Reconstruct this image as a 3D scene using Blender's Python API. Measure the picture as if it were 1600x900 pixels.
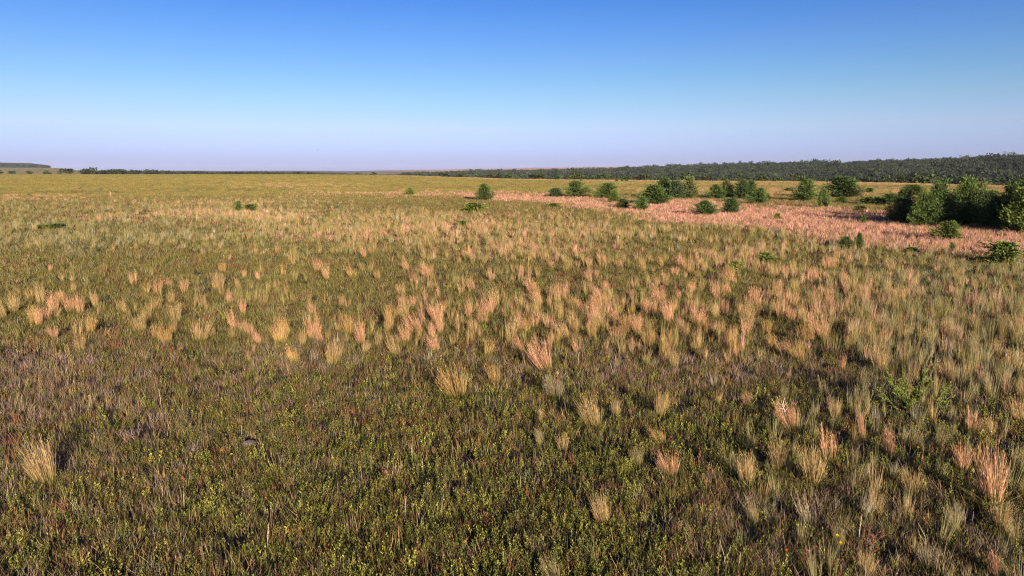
import bpy, math, random
import numpy as np
from mathutils import Vector

# ------------------------------------------------------------------ camera, sky, sun, exposure
sc = bpy.context.scene
for o in list(bpy.data.objects):
    bpy.data.objects.remove(o)
col = sc.collection
CAM_H, FPX, HORIZON = 4.0, 1081.0, 266.0          # metres; focal length and horizon row in 1600 px units
PITCH = math.atan((450 - HORIZON) / FPX)
cam_d = bpy.data.cameras.new('camera')
cam_d.sensor_width = 36.0
cam_d.lens = 36.0 * FPX / 1600
cam_d.clip_start, cam_d.clip_end = 0.1, 40000
cam = bpy.data.objects.new('camera', cam_d)
cam.location = (0, 0, CAM_H)
cam.rotation_euler = (math.pi / 2 - PITCH, 0, 0)
col.objects.link(cam)
sc.camera = cam

SUN_ELEV, SUN_AZ = math.radians(12.5), math.radians(161.0)   # azimuth clockwise from the view direction
sun_dir = Vector((math.sin(SUN_AZ) * math.cos(SUN_ELEV), math.cos(SUN_AZ) * math.cos(SUN_ELEV), math.sin(SUN_ELEV)))
world = bpy.data.worlds.new('World')
sc.world = world
world.use_nodes = True
wn, wl = world.node_tree.nodes, world.node_tree.links
wn.clear()
sky = wn.new('ShaderNodeTexSky')
sky.sky_type = 'NISHITA'
sky.sun_disc = False
sky.sun_elevation = SUN_ELEV
sky.sun_rotation = SUN_AZ
sky.altitude = 300
sky.air_density, sky.dust_density, sky.ozone_density = 1.0, 0.6, 2.0
geo = wn.new('ShaderNodeNewGeometry')
sep = wn.new('ShaderNodeSeparateXYZ')
wl.new(geo.outputs['Incoming'], sep.inputs[0])
neg = wn.new('ShaderNodeMath'); neg.operation = 'MULTIPLY'; neg.inputs[1].default_value = -1.0
wl.new(sep.outputs['Z'], neg.inputs[0])
ramp = wn.new('ShaderNodeValToRGB')                # tint by height above the horizon, the same all round
wl.new(neg.outputs[0], ramp.inputs[0])
SKY_STOPS = [(0.0, (0.515, 0.602, 1.617)), (0.0276, (0.592, 0.684, 1.526)), (0.0586, (0.712, 0.755, 1.236)), (0.093, (0.626, 0.747, 1.06)), (0.127, (0.515, 0.704, 1.026)), (0.177, (0.386, 0.606, 1.065)), (0.222, (0.269, 0.526, 1.039)), (0.45, (0.207, 0.473, 1.022))]
el = ramp.color_ramp.elements
el[0].position, el[0].color = SKY_STOPS[0][0], (*SKY_STOPS[0][1], 1)
el[1].position, el[1].color = SKY_STOPS[-1][0], (*SKY_STOPS[-1][1], 1)
for p, c in SKY_STOPS[1:-1]:
    e = el.new(p); e.color = (*c, 1)
mul = wn.new('ShaderNodeMix'); mul.data_type = 'RGBA'; mul.blend_type = 'MULTIPLY'
mul.inputs[0].default_value = 1.0
wl.new(sky.outputs[0], mul.inputs[6]); wl.new(ramp.outputs[0], mul.inputs[7])
bg = wn.new('ShaderNodeBackground'); bg.inputs[1].default_value = 0.0504
wl.new(mul.outputs[2], bg.inputs[0])
wo = wn.new('ShaderNodeOutputWorld')
wl.new(bg.outputs[0], wo.inputs[0])

sd = bpy.data.lights.new('sun', 'SUN')
sd.energy, sd.angle, sd.color = 5.0, math.radians(0.53), (1.0, 0.86, 0.68)
sun = bpy.data.objects.new('sun', sd)
sun.rotation_euler = sun_dir.to_track_quat('Z', 'Y').to_euler()
col.objects.link(sun)

sc.view_settings.view_transform = 'Standard'
sc.view_settings.look = 'None'
sc.view_settings.gamma = 1.0
sc.view_settings.use_curve_mapping = False
sc.view_settings.exposure = 1.5
sc.cycles.use_denoising = True
sc.cycles.denoiser = 'OPENIMAGEDENOISE'
sc.cycles.denoising_input_passes = 'RGB_ALBEDO_NORMAL'
sc.cycles.denoising_prefilter = 'NONE'
sc.cycles.filter_width = 1.15
sc.cycles.max_bounces = 5
sc.cycles.diffuse_bounces = 3
sc.cycles.transmission_bounces = 3
sc.cycles.transparent_max_bounces = 4
sc.cycles.volume_bounces = 0

# ------------------------------------------------------------------ helpers
rng = np.random.default_rng(7)

def vnoise(x, y, seed=0):
    x = np.asarray(x, float); y = np.asarray(y, float)
    xi, yi = np.floor(x), np.floor(y)
    fx, fy = x - xi, y - yi
    fx, fy = fx * fx * (3 - 2 * fx), fy * fy * (3 - 2 * fy)
    def h(a, b):
        s = np.sin(a * 127.1 + b * 311.7 + seed * 74.7) * 43758.5453
        return s - np.floor(s)
    return (h(xi, yi) * (1 - fx) + h(xi + 1, yi) * fx) * (1 - fy) + (h(xi, yi + 1) * (1 - fx) + h(xi + 1, yi + 1) * fx) * fy

def fbm(x, y, seed=0, n=3):
    s, a, t = 0, 1.0, 0
    for i in range(n):
        s = s + a * vnoise(x * 2 ** i, y * 2 ** i, seed + i * 13); t += a; a *= 0.5
    return s / t

def sstep(x, a, b):
    t = np.clip((x - a) / (b - a), 0, 1)
    return t * t * (3 - 2 * t)

def az_u(x, y):
    """column (1600 px units) in which a bearing lies; bearings behind are held at the edges"""
    th = np.clip(np.arctan2(x, y), -1.2, 1.2)
    return 800 + FPX * np.tan(th)

U_K = [-2500, 0, 500, 600, 700, 800, 900, 1000, 1200, 1400, 1500, 1700, 3200]
D_K = [760, 720, 665, 577, 412, 320, 288, 270, 247, 206, 182, 165, 150]   # depth at which the plain ends
RIDGE_U = [-2500, -600, 560, 700, 800, 900, 1000, 1100, 1200, 1300, 1400, 1500, 1600, 1800, 3200]
RIDGE_V = [269, 269, 269, 268, 267, 265.5, 262.5, 258.5, 256, 254.5, 252.5, 248.5, 244.5, 240, 238]
FAR_U = [-2500, -300, 0, 60, 85, 110, 300, 550, 650, 800, 950, 1050, 1200, 3200]
FAR_V = [262, 260, 258.8, 260, 263.5, 266.0, 267, 267.3, 265.5, 263.2, 260.6, 261.5, 264, 264]

def terrain(x, y):
    x = np.asarray(x, float); y = np.asarray(y, float)
    r = np.hypot(x, y)
    u = az_u(x, y)
    cth = np.clip(np.cos(np.arctan2(x, y)), 0.36, 1)
    D = np.interp(u, U_K, D_K) / cth
    und = (fbm(x / 34 + 5, y / 34, 3, 2) - 0.5) * 0.35 * sstep(r, 6, 60) * (1 - sstep(r, 500, 900))
    drop = np.interp(u, [480, 700, 1100, 1700], [4.5, 13, 13, 11])
    z = und - drop * sstep((r - D) / 210.0, 0, 1)
    # wooded ridge on the right
    R1 = np.interp(u, [600, 900, 1600], [2100, 1700, 1150])
    dep = R1 * cth
    z1 = CAM_H + (HORIZON - np.interp(u, RIDGE_U, RIDGE_V)) / FPX * dep - 6.5 + drop
    t1 = sstep(r, D + 250, R1)
    z = z + np.maximum(z1, 0) * t1 * sstep(u, 560, 760)
    # gentle meadow slope on the far left
    ml = 1 - sstep(u, 95, 170)
    z = z + ml * (drop + 9.0) * sstep(r, 900, 2000)
    # far rolling country
    R2 = 4200.0
    z2 = CAM_H + (HORIZON - np.interp(u, FAR_U, FAR_V)) / FPX * R2 * cth
    t2 = sstep(r, 2100, R2)
    z = z * (1 - t2) + (z2 + (fbm(u / 60, r / 900, 9, 3) - 0.5) * 5 ) * t2
    z = z - 30 * sstep(r, R2 + 300, 9000)
    return z

cp, sp = math.cos(PITCH), math.sin(PITCH)
def ray(u, v):
    a, b = (u - 800) / FPX, (450 - v) / FPX
    d = Vector((a, cp + b * sp, -sp + b * cp))
    return d
def project(x, y, z):
    dz = z - CAM_H
    depth = y * cp - dz * sp
    up = y * sp + dz * cp
    depth = np.maximum(depth, 0.05)
    return 800 + FPX * x / depth, 450 - FPX * up / depth, depth
def ground_at(u, v):
    """point of the ground that a pixel of the photograph shows (marched along its ray)"""
    d = ray(u, v)
    t, step = 2.0, 0.5
    while t < 6000:
        p = Vector((0, 0, CAM_H)) + d * t
        if p.z < terrain(p.x, p.y):
            lo, hi = t - step, t
            for _ in range(24):
                m = (lo + hi) / 2
                p = Vector((0, 0, CAM_H)) + d * m
                if p.z < terrain(p.x, p.y): hi = m
                else: lo = m
            p = Vector((0, 0, CAM_H)) + d * hi
            return Vector((p.x, p.y, float(terrain(p.x, p.y)))), hi
        t += step; step = max(0.3, t * 0.01)
    p = d * 700.0
    return Vector((p.x, p.y, float(terrain(p.x, p.y)))), 700.0

class MB:
    def __init__(s): s.v, s.f, s.c, s.n = [], [], [], 0
    def add(s, v, f, c):
        s.v.append(np.asarray(v, float).reshape(-1, 3)); s.c.append(np.asarray(c, float).reshape(-1, 3))
        s.f.append(np.asarray(f, int) + s.n); s.n += len(s.v[-1])
    def strips(s, base, dirv, bend, length, width, segs, rnd, kind=0.0, h0=0.0, h1=1.0, yaw=None):
        """n tapering blades: base (n,3), unit dirs (n,3), bend vectors (n,3)"""
        n = len(base)
        if yaw is None: yaw = rng.uniform(0, 2 * np.pi, n)
        side = np.stack([np.cos(yaw), np.sin(yaw), np.zeros(n)], 1)
        lv = np.linspace(0, 1, segs + 1)
        V = np.zeros((n, segs + 1, 2, 3)); C = np.zeros((n, segs + 1, 2, 3))
        for i, t in enumerate(lv):
            p = base + dirv * (length * t)[:, None] + bend * (length * t * t)[:, None]
            w = width * (1 - 0.85 * t ** 1.5) * 0.5
            V[:, i, 0] = p - side * w[:, None]; V[:, i, 1] = p + side * w[:, None]
            C[:, i, :, 0] = h0 + (h1 - h0) * t
        C[..., 1] = rnd[:, None, None]; C[..., 2] = kind
        k = 2 * (segs + 1)
        q = np.array([[2 * i, 2 * i + 1, 2 * i + 3, 2 * i + 2] for i in range(segs)])
        F = (np.arange(n)[:, None, None] * k + q[None]).reshape(-1, 4)
        s.add(V, F, C)
    def leaves(s, base, dirv, length, width, rnd, h, kind=0.0, side=None):
        """n rhombic leaves with a slight fold"""
        n = len(base)
        if side is None:
            side = np.cross(dirv, rng.normal(size=(n, 3)))
        side = side / (np.linalg.norm(side, axis=1)[:, None] + 1e-9)
        nrm = np.cross(dirv, side)
        mid = base + dirv * (length * 0.45)[:, None]
        V = np.zeros((n, 4, 3)); C = np.zeros((n, 4, 3))
        V[:, 0] = base
        V[:, 1] = mid - side * (width / 2)[:, None] + nrm * (width * 0.2)[:, None]
        V[:, 2] = base + dirv * length[:, None]
        V[:, 3] = mid + side * (width / 2)[:, None] + nrm * (width * 0.2)[:, None]
        C[..., 0] = np.asarray(h).reshape(-1, 1); C[..., 1] = rnd[:, None]; C[..., 2] = kind
        s.add(V, np.arange(n * 4).reshape(n, 4), C)
    def tube(s, pts, rad, sides=6, kind=0.0):
        pts = [np.array(p, float) for p in pts]
        V = []
        for i, p in enumerate(pts):
            a = pts[min(i + 1, len(pts) - 1)] - pts[max(i - 1, 0)]
            a = a / (np.linalg.norm(a) + 1e-9)
            x = np.cross(a, [0.31, 0.2, 0.93] if abs(a[2]) < 0.9 else [1, 0, 0]); x /= np.linalg.norm(x)
            y = np.cross(a, x)
            for k in range(sides):
                t = 2 * math.pi * k / sides
                V.append(p + (x * math.cos(t) + y * math.sin(t)) * rad[i])
        F = [[i * sides + k, i * sides + (k + 1) % sides, (i + 1) * sides + (k + 1) % sides, (i + 1) * sides + k]
             for i in range(len(pts) - 1) for k in range(sides)]
        s.add(V, F, np.tile([0.5, 0.5, kind], (len(V), 1)))
    def mesh(s, name, mat):
        me = bpy.data.meshes.new(name)
        v = np.concatenate(s.v); f = np.concatenate(s.f); c = np.concatenate(s.c)
        me.vertices.add(len(v)); me.vertices.foreach_set('co', v.ravel())
        me.loops.add(f.size); me.loops.foreach_set('vertex_index', f.ravel().astype(np.int32))
        me.polygons.add(len(f)); me.polygons.foreach_set('loop_start', np.arange(0, f.size, 4, dtype=np.int32))
        at = me.attributes.new('look', 'FLOAT_COLOR', 'POINT')
        at.data.foreach_set('color', np.concatenate([c, np.ones((len(c), 1))], 1).astype(np.float32).ravel())
        me.materials.append(mat)
        me.update(calc_edges=True); me.validate()
        return me

def obj(name, mesh, parent=None):
    o = bpy.data.objects.new(name, mesh)
    col.objects.link(o)
    if parent: o.parent = parent
    return o
def tag(o, label=None, cat=None, group=None, kind=None):
    if label: o['label'] = label
    if cat: o['category'] = cat
    if group: o['group'] = group
    if kind: o['kind'] = kind
    return o
def unit(v): return v / (np.linalg.norm(v, axis=-1, keepdims=True) + 1e-9)

# ------------------------------------------------------------------ materials
def new_mat(name):
    m = bpy.data.materials.new(name); m.use_nodes = True
    m.node_tree.nodes.clear()
    return m, m.node_tree.nodes, m.node_tree.links
def mathn(N, L, op, a, b=None, clamp=False):
    n = N.new('ShaderNodeMath'); n.operation = op; n.use_clamp = clamp
    for i, x in enumerate((a, b)):
        if x is None: continue
        if isinstance(x, (int, float)): n.inputs[i].default_value = x
        else: L.new(x, n.inputs[i])
    return n.outputs[0]
def mixc(N, L, fac, a, b, mode='MIX'):
    n = N.new('ShaderNodeMix'); n.data_type = 'RGBA'; n.blend_type = mode
    for i, x in ((0, fac), (6, a), (7, b)):
        if isinstance(x, (int, float)): n.inputs[i].default_value = x
        elif isinstance(x, tuple): n.inputs[i].default_value = (*x, 1)
        else: L.new(x, n.inputs[i])
    return n.outputs[2]

ALB = 0.65
def plant_mat(name, source, base=None, base_span=(0.1, 0.55), trans=0.16, var=0.5, alt=None, stray=None, mid=None, strayf=.7):
    """thin plant tissue; the tint belongs to the single plant, base = colour of its foot"""
    m, N, L = new_mat(name)
    look = N.new('ShaderNodeAttribute'); look.attribute_name = 'look'
    s = N.new('ShaderNodeSeparateColor'); L.new(look.outputs['Color'], s.inputs[0])
    if source == 'instancer':
        t = N.new('ShaderNodeAttribute'); t.attribute_type = 'INSTANCER'; t.attribute_name = 'tint'; tint = t.outputs['Color']
    elif source == 'object':
        t = N.new('ShaderNodeObjectInfo'); tint = t.outputs['Color']
    else:
        t = N.new('ShaderNodeRGB'); t.outputs[0].default_value = (*source, 1); tint = t.outputs[0]
    c = tint
    if stray:
        c = mixc(N, L, mathn(N, L, 'MULTIPLY', mathn(N, L, 'FRACT', mathn(N, L, 'MULTIPLY', s.outputs[1], 7.31)), strayf), c, stray)
    if alt:
        k = mathn(N, L, 'GREATER_THAN', s.outputs[2], 0.5)
        c = mixc(N, L, k, c, alt)
    if base:
        mr = N.new('ShaderNodeMapRange'); mr.interpolation_type = 'SMOOTHSTEP'
        mr.inputs[1].default_value, mr.inputs[2].default_value = base_span
        L.new(s.outputs[0], mr.inputs[0])
        if mid:
            mr2 = N.new('ShaderNodeMapRange'); mr2.interpolation_type = 'SMOOTHSTEP'
            mr2.inputs[1].default_value, mr2.inputs[2].default_value = 0.35, 0.85
            L.new(s.outputs[0], mr2.inputs[0])
            c = mixc(N, L, mr2.outputs[0], mixc(N, L, 0.4, c, mid), c)
        c = mixc(N, L, mr.outputs[0], base, c)
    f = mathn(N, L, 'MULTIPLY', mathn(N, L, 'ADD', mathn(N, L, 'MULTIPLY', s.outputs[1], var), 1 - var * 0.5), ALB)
    cc = N.new('ShaderNodeCombineXYZ')
    for i in range(3): L.new(f, cc.inputs[i])
    c = mixc(N, L, 1.0, c, cc.outputs[0], 'MULTIPLY')
    d = N.new('ShaderNodeBsdfDiffuse'); L.new(c, d.inputs[0])
    tr = N.new('ShaderNodeBsdfTranslucent'); L.new(c, tr.inputs[0])
    mx = N.new('ShaderNodeMixShader'); mx.inputs[0].default_value = trans
    L.new(d.outputs[0], mx.inputs[1]); L.new(tr.outputs[0], mx.inputs[2])
    out = N.new('ShaderNodeOutputMaterial'); L.new(mx.outputs[0], out.inputs[0])
    return m
def plain_mat(name, color, rough=0.8, noise=8.0, amount=0.35):
    m, N, L = new_mat(name)
    tc = N.new('ShaderNodeTexCoord'); nz = N.new('ShaderNodeTexNoise'); nz.inputs['Scale'].default_value = noise
    L.new(tc.outputs['Object'], nz.inputs['Vector'])
    c = mixc(N, L, nz.outputs[0], tuple(x * (1 - amount) for x in color), tuple(min(1, x * (1 + amount)) for x in color))
    b = N.new('ShaderNodeBsdfPrincipled'); L.new(c, b.inputs['Base Color']); b.inputs['Roughness'].default_value = rough
    out = N.new('ShaderNodeOutputMaterial'); L.new(b.outputs[0], out.inputs[0])
    return m

M_cover = plant_mat('short_grass_blade', 'instancer', trans=0.12, var=1.3)
M_forb = plant_mat('forb_leaf', 'instancer', trans=0.16, var=1.2)
M_bunch = plant_mat('bunchgrass_stems_scattered', 'instancer', base=(0.12, 0.11, 0.032), base_span=(0.0, 0.45), trans=0.12, var=1.2, stray=(0.36, 0.26, 0.11), mid=(0.34, 0.25, 0.08), strayf=.4)
M_tuss = plant_mat('bunchgrass_stem', 'object', base=(0.15, 0.145, 0.036), base_span=(0.1, 0.62), trans=0.12, var=1.3, stray=(0.46, 0.31, 0.14), mid=(0.42, 0.29, 0.09))
M_basal = plant_mat('bunchgrass_basal_leaf', (0.19, 0.175, 0.05), trans=0.16, var=0.8)
M_wood_leaf = plant_mat('far_wood_leaf', 'instancer', trans=0.1, var=0.5)
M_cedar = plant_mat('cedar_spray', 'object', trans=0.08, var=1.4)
M_bark = plain_mat('bark', (0.11, 0.075, 0.05), 0.9, 12)
M_drystalk = plain_mat('dry_stalk', (0.42, 0.33, 0.19), 0.8, 20)
M_spike = plant_mat('dry_flower_spike', (0.50, 0.42, 0.24), trans=0.15, var=0.5)
M_deadwood = plain_mat('bleached_dead_twig', (0.62, 0.57, 0.52), 0.8, 30)
M_stone = plain_mat('field_stone', (0.16, 0.125, 0.105), 0.85, 14)
M_petal = plant_mat('petal', 'object', trans=0.3, var=0.3)
M_greenstem = plain_mat('green_stem', (0.09, 0.12, 0.03), 0.7, 20)
M_feather = plain_mat('dark_feather', (0.05, 0.045, 0.05), 0.7, 20)
M_redforb = plant_mat('reddish_leaf', (0.30, 0.085, 0.05), trans=0.16, var=0.7)

# ------------------------------------------------------------------ what grows where
def band(u, v, us, tops, bots, soft=0.25):
    t, b = np.interp(u, us, tops), np.interp(u, us, bots)
    w = (b - t) * soft
    return sstep(v, t - w, t + w) * (1 - sstep(v, b - w, b + w))
def blob(u, v, cu, cv, su, sv):
    return np.exp(-((u - cu) / su) ** 2 - ((v - cv) / sv) ** 2)
PINK_U = [540, 600, 700, 800, 850, 900, 1000, 1100, 1200, 1300, 1400, 1500, 1600, 2200]
PINK_T = [303, 301, 301.5, 303, 306, 310, 316, 319, 323, 328, 340, 354, 366, 400]
PINK_B = [304, 306, 309, 313, 317, 325, 341, 351, 361, 370, 382, 393, 404, 440]
def zones(x, y):
    z = terrain(x, y)
    u, v, dep = project(x, y, z)
    wob = (fbm(x / 9, y / 9, 21, 3) - 0.5)
    r = np.hypot(x, y)
    vv = v + wob * 2.2 * np.clip((v - 268) * 0.12, 0.5, 14)
    uu = u + (fbm(x / 7, y / 7, 22, 2) - 0.5) * 60
    Z = {'u': u, 'v': v, 'r': r, 'z': z}
    Z['pink'] = band(uu, vv, PINK_U, PINK_T, PINK_B, .3) * (.7 + .3 * sstep(fbm(x / 6, y / 6, 77, 2), .32, .55)) * np.interp(u, [600, 850, 1050], [.4, .65, 1]) * sstep(u, 550, 640)
    p = 0
    for a in ((340, 338, 130, 9, .9), (170, 341, 60, 7, .5), (640, 364, 190, 17, .85), (820, 385, 120, 16, .5), (420, 345, 60, 7, .7),
              (1000, 300, 60, 6, .0), (1300, 300, 220, 6, .55), (1330, 465, 90, 24, .7), (330, 318, 160, 4, .3), (560, 303, 90, 3, .5), (30, 312, 90, 4, .5), (470, 290, 100, 3, .5)):
        p = np.maximum(p, a[4] * blob(uu, vv, *a[:4]))
    Z['straw'] = p
    belt = band(uu, vv, [-400, 0, 330, 480, 640, 800, 950, 1100, 1300, 1500, 1700, 2200], [440, 440, 425, 385, 350, 345, 350, 365, 385, 425, 470, 500],
                [540, 540, 535, 550, 560, 545, 545, 560, 570, 600, 640, 700], 0.2)
    belt = belt * np.interp(u, [0, 300, 480, 700, 900, 1250, 1500], [.35, .4, .7, .8, 1, 1, .75])
    Z['belt'] = belt
    Z['mid'] = band(uu, vv, [-400, 500, 700, 2200], [318, 318, 345, 360], [398, 398, 392, 420], .25)
    Z['grey'] = np.maximum(sstep(uu, 1260, 1440) * sstep(vv, 395, 430) * (1 - .75 * sstep(vv, 640, 700)),
                           .8 * blob(uu, vv, 60, 372, 260, 26))
    Z['rightlow'] = sstep(uu, 1040, 1250) * sstep(vv, 560, 640)
    Z['fore'] = sstep(vv, 500, 580)
    Z['field'] = 1 - sstep(vv, 300, 322)
    return Z

C = {k: np.array(v) for k, v in dict(
    pink=(0.66, 0.325, 0.24), straw=(0.48, 0.305, 0.15), gold=(0.48, 0.275, 0.10), grey=(0.25, 0.235, 0.125), silver=(0.40, 0.37, 0.28),
    field=(0.26, 0.212, 0.066), greenstraw=(0.29, 0.25, 0.09), olive=(0.20, 0.165, 0.058), fieldgreen=(0.185, 0.165, 0.05), green=(0.15, 0.14, 0.036), forb=(0.28, 0.265, 0.056), forbd=(0.14, 0.145, 0.036),
    mauve=(0.28, 0.19, 0.15), brown=(0.26, 0.165, 0.075), rust=(0.27, 0.115, 0.06), soil=(0.05, 0.037, 0.028)).items()}

# ------------------------------------------------------------------ ground
th = np.concatenate([np.linspace(-60, 60, 321), np.linspace(60, 300, 81)[1:-1]])
th = np.radians(np.concatenate([th]))
rad = np.concatenate([[0.4], np.geomspace(1.0, 7000, 215)])
T, R = np.meshgrid(th, rad)
X, Y = R * np.sin(T), R * np.cos(T)
Zt = terrain(X, Y)
nr, nt = X.shape
V = np.stack([X, Y, Zt], -1).reshape(-1, 3)
I = np.arange(nr * nt).reshape(nr, nt)
F = np.stack([I[:-1], np.roll(I, -1, 1)[:-1], np.roll(I, -1, 1)[1:], I[1:]], -1).reshape(-1, 4)[:, ::-1]
V = np.concatenate([V, [[0, 0, float(terrain(0.001, 0.001))]]])
zo = zones(V[:, 0], V[:, 1])
gc = np.tile(C['soil'], (len(V), 1))
def over(c, w): 
    global gc
    w = np.clip(np.asarray(w), 0, 1)[:, None]; gc = gc * (1 - w) + np.asarray(c) * w
over(C['field'] * 0.9, sstep(zo['r'], 90, 240))
over(C['pink'] * 0.6, zo['pink'] * sstep(zo['r'], 30, 80))
uV, rV = zo['u'], zo['r']
cthV = np.clip(np.cos(np.arctan2(V[:, 0], V[:, 1])), 0.36, 1)
DV = np.interp(az_u(V[:, 0], V[:, 1]), U_K, D_K) / cthV
uA = az_u(V[:, 0], V[:, 1])
over((0.05, 0.06, 0.025), sstep(rV, DV + 60, DV + 160) * sstep(uA, 560, 660))
over((0.20, 0.17, 0.085), sstep(rV, 760, 900) * (1 - sstep(uA, 560, 660)))
over((0.05, 0.06, 0.03), sstep(rV, 2300, 2800) * (1 - sstep(uA, 60, 120)))
over((0.45, 0.26, 0.19), sstep(rV, 2500, 3400) * sstep(uA, 560, 700))
over((0.12, 0.11, 0.08), sstep(rV, 2000, 3000) * sstep(uA, 110, 200) * (1 - sstep(uA, 520, 640)))
me = bpy.data.meshes.new('ground')
me.from_pydata(V.tolist(), [], F.tolist() + [[int(I[0, i]), int(I[0, (i + 1) % nt]), len(V) - 1] for i in range(nt)])
at = me.attributes.new('soil', 'FLOAT_COLOR', 'POINT')
at.data.foreach_set('color', np.concatenate([gc, np.ones((len(V), 1))], 1).astype(np.float32).ravel())
me.polygons.foreach_set('use_smooth', np.ones(len(me.polygons), bool))
m, N, L = new_mat('prairie_soil')
a = N.new('ShaderNodeAttribute'); a.attribute_name = 'soil'
tc = N.new('ShaderNodeTexCoord')
n1 = N.new('ShaderNodeTexNoise'); n1.inputs['Scale'].default_value = 3.0; n1.inputs['Detail'].default_value = 8
n2 = N.new('ShaderNodeTexNoise'); n2.inputs['Scale'].default_value = 0.02; n2.inputs['Detail'].default_value = 6
L.new(tc.outputs['Object'], n1.inputs['Vector']); L.new(tc.outputs['Object'], n2.inputs['Vector'])
f = mathn(N, L, 'ADD', mathn(N, L, 'MULTIPLY', n1.outputs[0], 0.9), mathn(N, L, 'MULTIPLY', n2.outputs[0], 1.1))
cx = N.new('ShaderNodeCombineXYZ')
for i in range(3): L.new(f, cx.inputs[i])
c = mixc(N, L, 1.0, a.outputs['Color'], cx.outputs[0], 'MULTIPLY')
bs = N.new('ShaderNodeBsdfPrincipled'); L.new(c, bs.inputs['Base Color']); bs.inputs['Roughness'].default_value = 0.95
bs.inputs['Specular IOR Level'].default_value = 0.1
bp = N.new('ShaderNodeBump'); bp.inputs['Strength'].default_value = 0.6; bp.inputs['Distance'].default_value = 0.1
L.new(n1.outputs[0], bp.inputs['Height']); L.new(bp.outputs[0], bs.inputs['Normal'])
out = N.new('ShaderNodeOutputMaterial'); L.new(bs.outputs[0], out.inputs[0])
me.materials.append(m)
ground = tag(obj('ground', me), 'gently rolling prairie ground falling to a wooded valley', 'ground', kind='structure')

# ------------------------------------------------------------------ plant shapes
def disc(n, r):
    a, q = rng.uniform(0, 2 * np.pi, n), np.sqrt(rng.uniform(0, 1, n)) * r
    return np.stack([q * np.cos(a), q * np.sin(a), np.zeros(n)], 1)
def tussock(n, seed, base_r=0.09, lean=0.42, width=0.006, segs=3, heads=True, tilt=(-0.10, 0.05)):
    """clump of height 1"""
    global rng
    rng = np.random.default_rng(seed)
    b = MB()
    nb = max(7, n // 8)                               # stems stand in small sheaves
    sh = disc(nb, 1.0); si = rng.integers(0, nb, n)
    out = sh[si] + rng.normal(0, .17, (n, 3)) * np.array([1, 1, 0])
    p = out * base_r
    stray_ = (rng.uniform(0, 1, n) < .16)[:, None] * rng.normal(0, .22, (n, 2))
    out[:, :2] += stray_ * 2.2
    d = unit(np.stack([out[:, 0] * lean + rng.normal(0, .03, n) + tilt[0], out[:, 1] * lean + rng.normal(0, .03, n) + tilt[1], np.ones(n)], 1))
    bend = np.stack([rng.normal(0, .03, n) + tilt[0] * .4, rng.normal(0, .03, n) + tilt[1] * .4, -0.02 * np.ones(n)], 1)
    shl = rng.uniform(.7, 1.0, nb)
    ln = (0.32 + 0.68 * rng.uniform(0, 1, n)) * shl[si] * np.clip(1.08 - 0.16 * np.linalg.norm(out, axis=1) ** 2, .4, 1.1)
    rn = np.clip(rng.uniform(0, 1, n) * .7 + rng.uniform(0, .4, nb)[si], 0, 1.1)
    b.strips(p, d, bend, ln, np.full(n, width) * rng.uniform(.7, 1.3, n), segs, rn)
    if heads:                                          # feathery flowering tops
        for j in range(2):
            t = rng.uniform(0.6, 1.0, n)
            q = p + d * (ln * t)[:, None] + bend * (ln * t * t)[:, None]
            dd = unit(d + bend * 1.5 + rng.normal(0, .10, (n, 3)))
            b.leaves(q, dd, rng.uniform(.04, .10, n), np.full(n, width * .8), np.clip(rn + .15, 0, 1.2), t)
    return b
def basal(n, seed, width=0.008):
    global rng
    rng = np.random.default_rng(seed)
    b = MB(); p = disc(n, 0.13)
    out = unit(p + 1e-6)
    d = unit(np.stack([out[:, 0] * .55, out[:, 1] * .55, np.ones(n)], 1) + rng.normal(0, .15, (n, 3)))
    bend = np.stack([out[:, 0] * .6, out[:, 1] * .6, -.35 * np.ones(n)], 1)
    b.strips(p, d, bend, rng.uniform(.2, .58, n), np.full(n, width), 3, rng.uniform(0, 1, n))
    return b
def tuft(n, seed, spread=0.10, h=0.20, width=0.005, segs=2, erect=.24):
    global rng
    rng = np.random.default_rng(seed)
    b = MB(); p = disc(n, spread)
    d = unit(np.stack([rng.normal(0, erect, n), rng.normal(0, erect, n), np.ones(n)], 1))
    bend = np.stack([rng.normal(0, .8 * erect, n), rng.normal(0, .8 * erect, n), -.1 * np.ones(n)], 1)
    b.strips(p, d, bend, rng.uniform(.45, 1.15, n) * h, np.full(n, width), segs, rng.uniform(0, 1, n))
    return b
def forb(seed, stems, leaves, h=0.2, leaf=(0.036, 0.013)):
    global rng
    rng = np.random.default_rng(seed)
    b = MB()
    for s in range(stems):
        p0 = disc(1, .05)[0]
        d = unit(np.array([rng.normal(0, .22), rng.normal(0, .22), 1.0]))
        ht = h * rng.uniform(.65, 1.15)
        b.strips(p0[None], d[None], np.zeros((1, 3)), np.array([ht]), np.array([.005]), 1, np.array([.3]))
        t = np.linspace(.2, 1, leaves)
        a = np.arange(leaves) * 2.4 + rng.uniform(0, 6)
        dd = unit(np.stack([np.cos(a), np.sin(a), .35 + t * .9], 1) + rng.normal(0, .15, (leaves, 3)))
        sc_ = (1.1 - .5 * t)
        b.leaves(p0 + d * (ht * t)[:, None], dd, leaf[0] * sc_ * rng.uniform(.8, 1.2, leaves), leaf[1] * sc_, np.clip(rng.uniform(0, .7, leaves) + .4 * t, 0, 1.2), t,
                 side=np.cross(dd, np.array([0, 0, 1.0])) + rng.normal(0, .2, (leaves, 3)))
    return b
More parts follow.
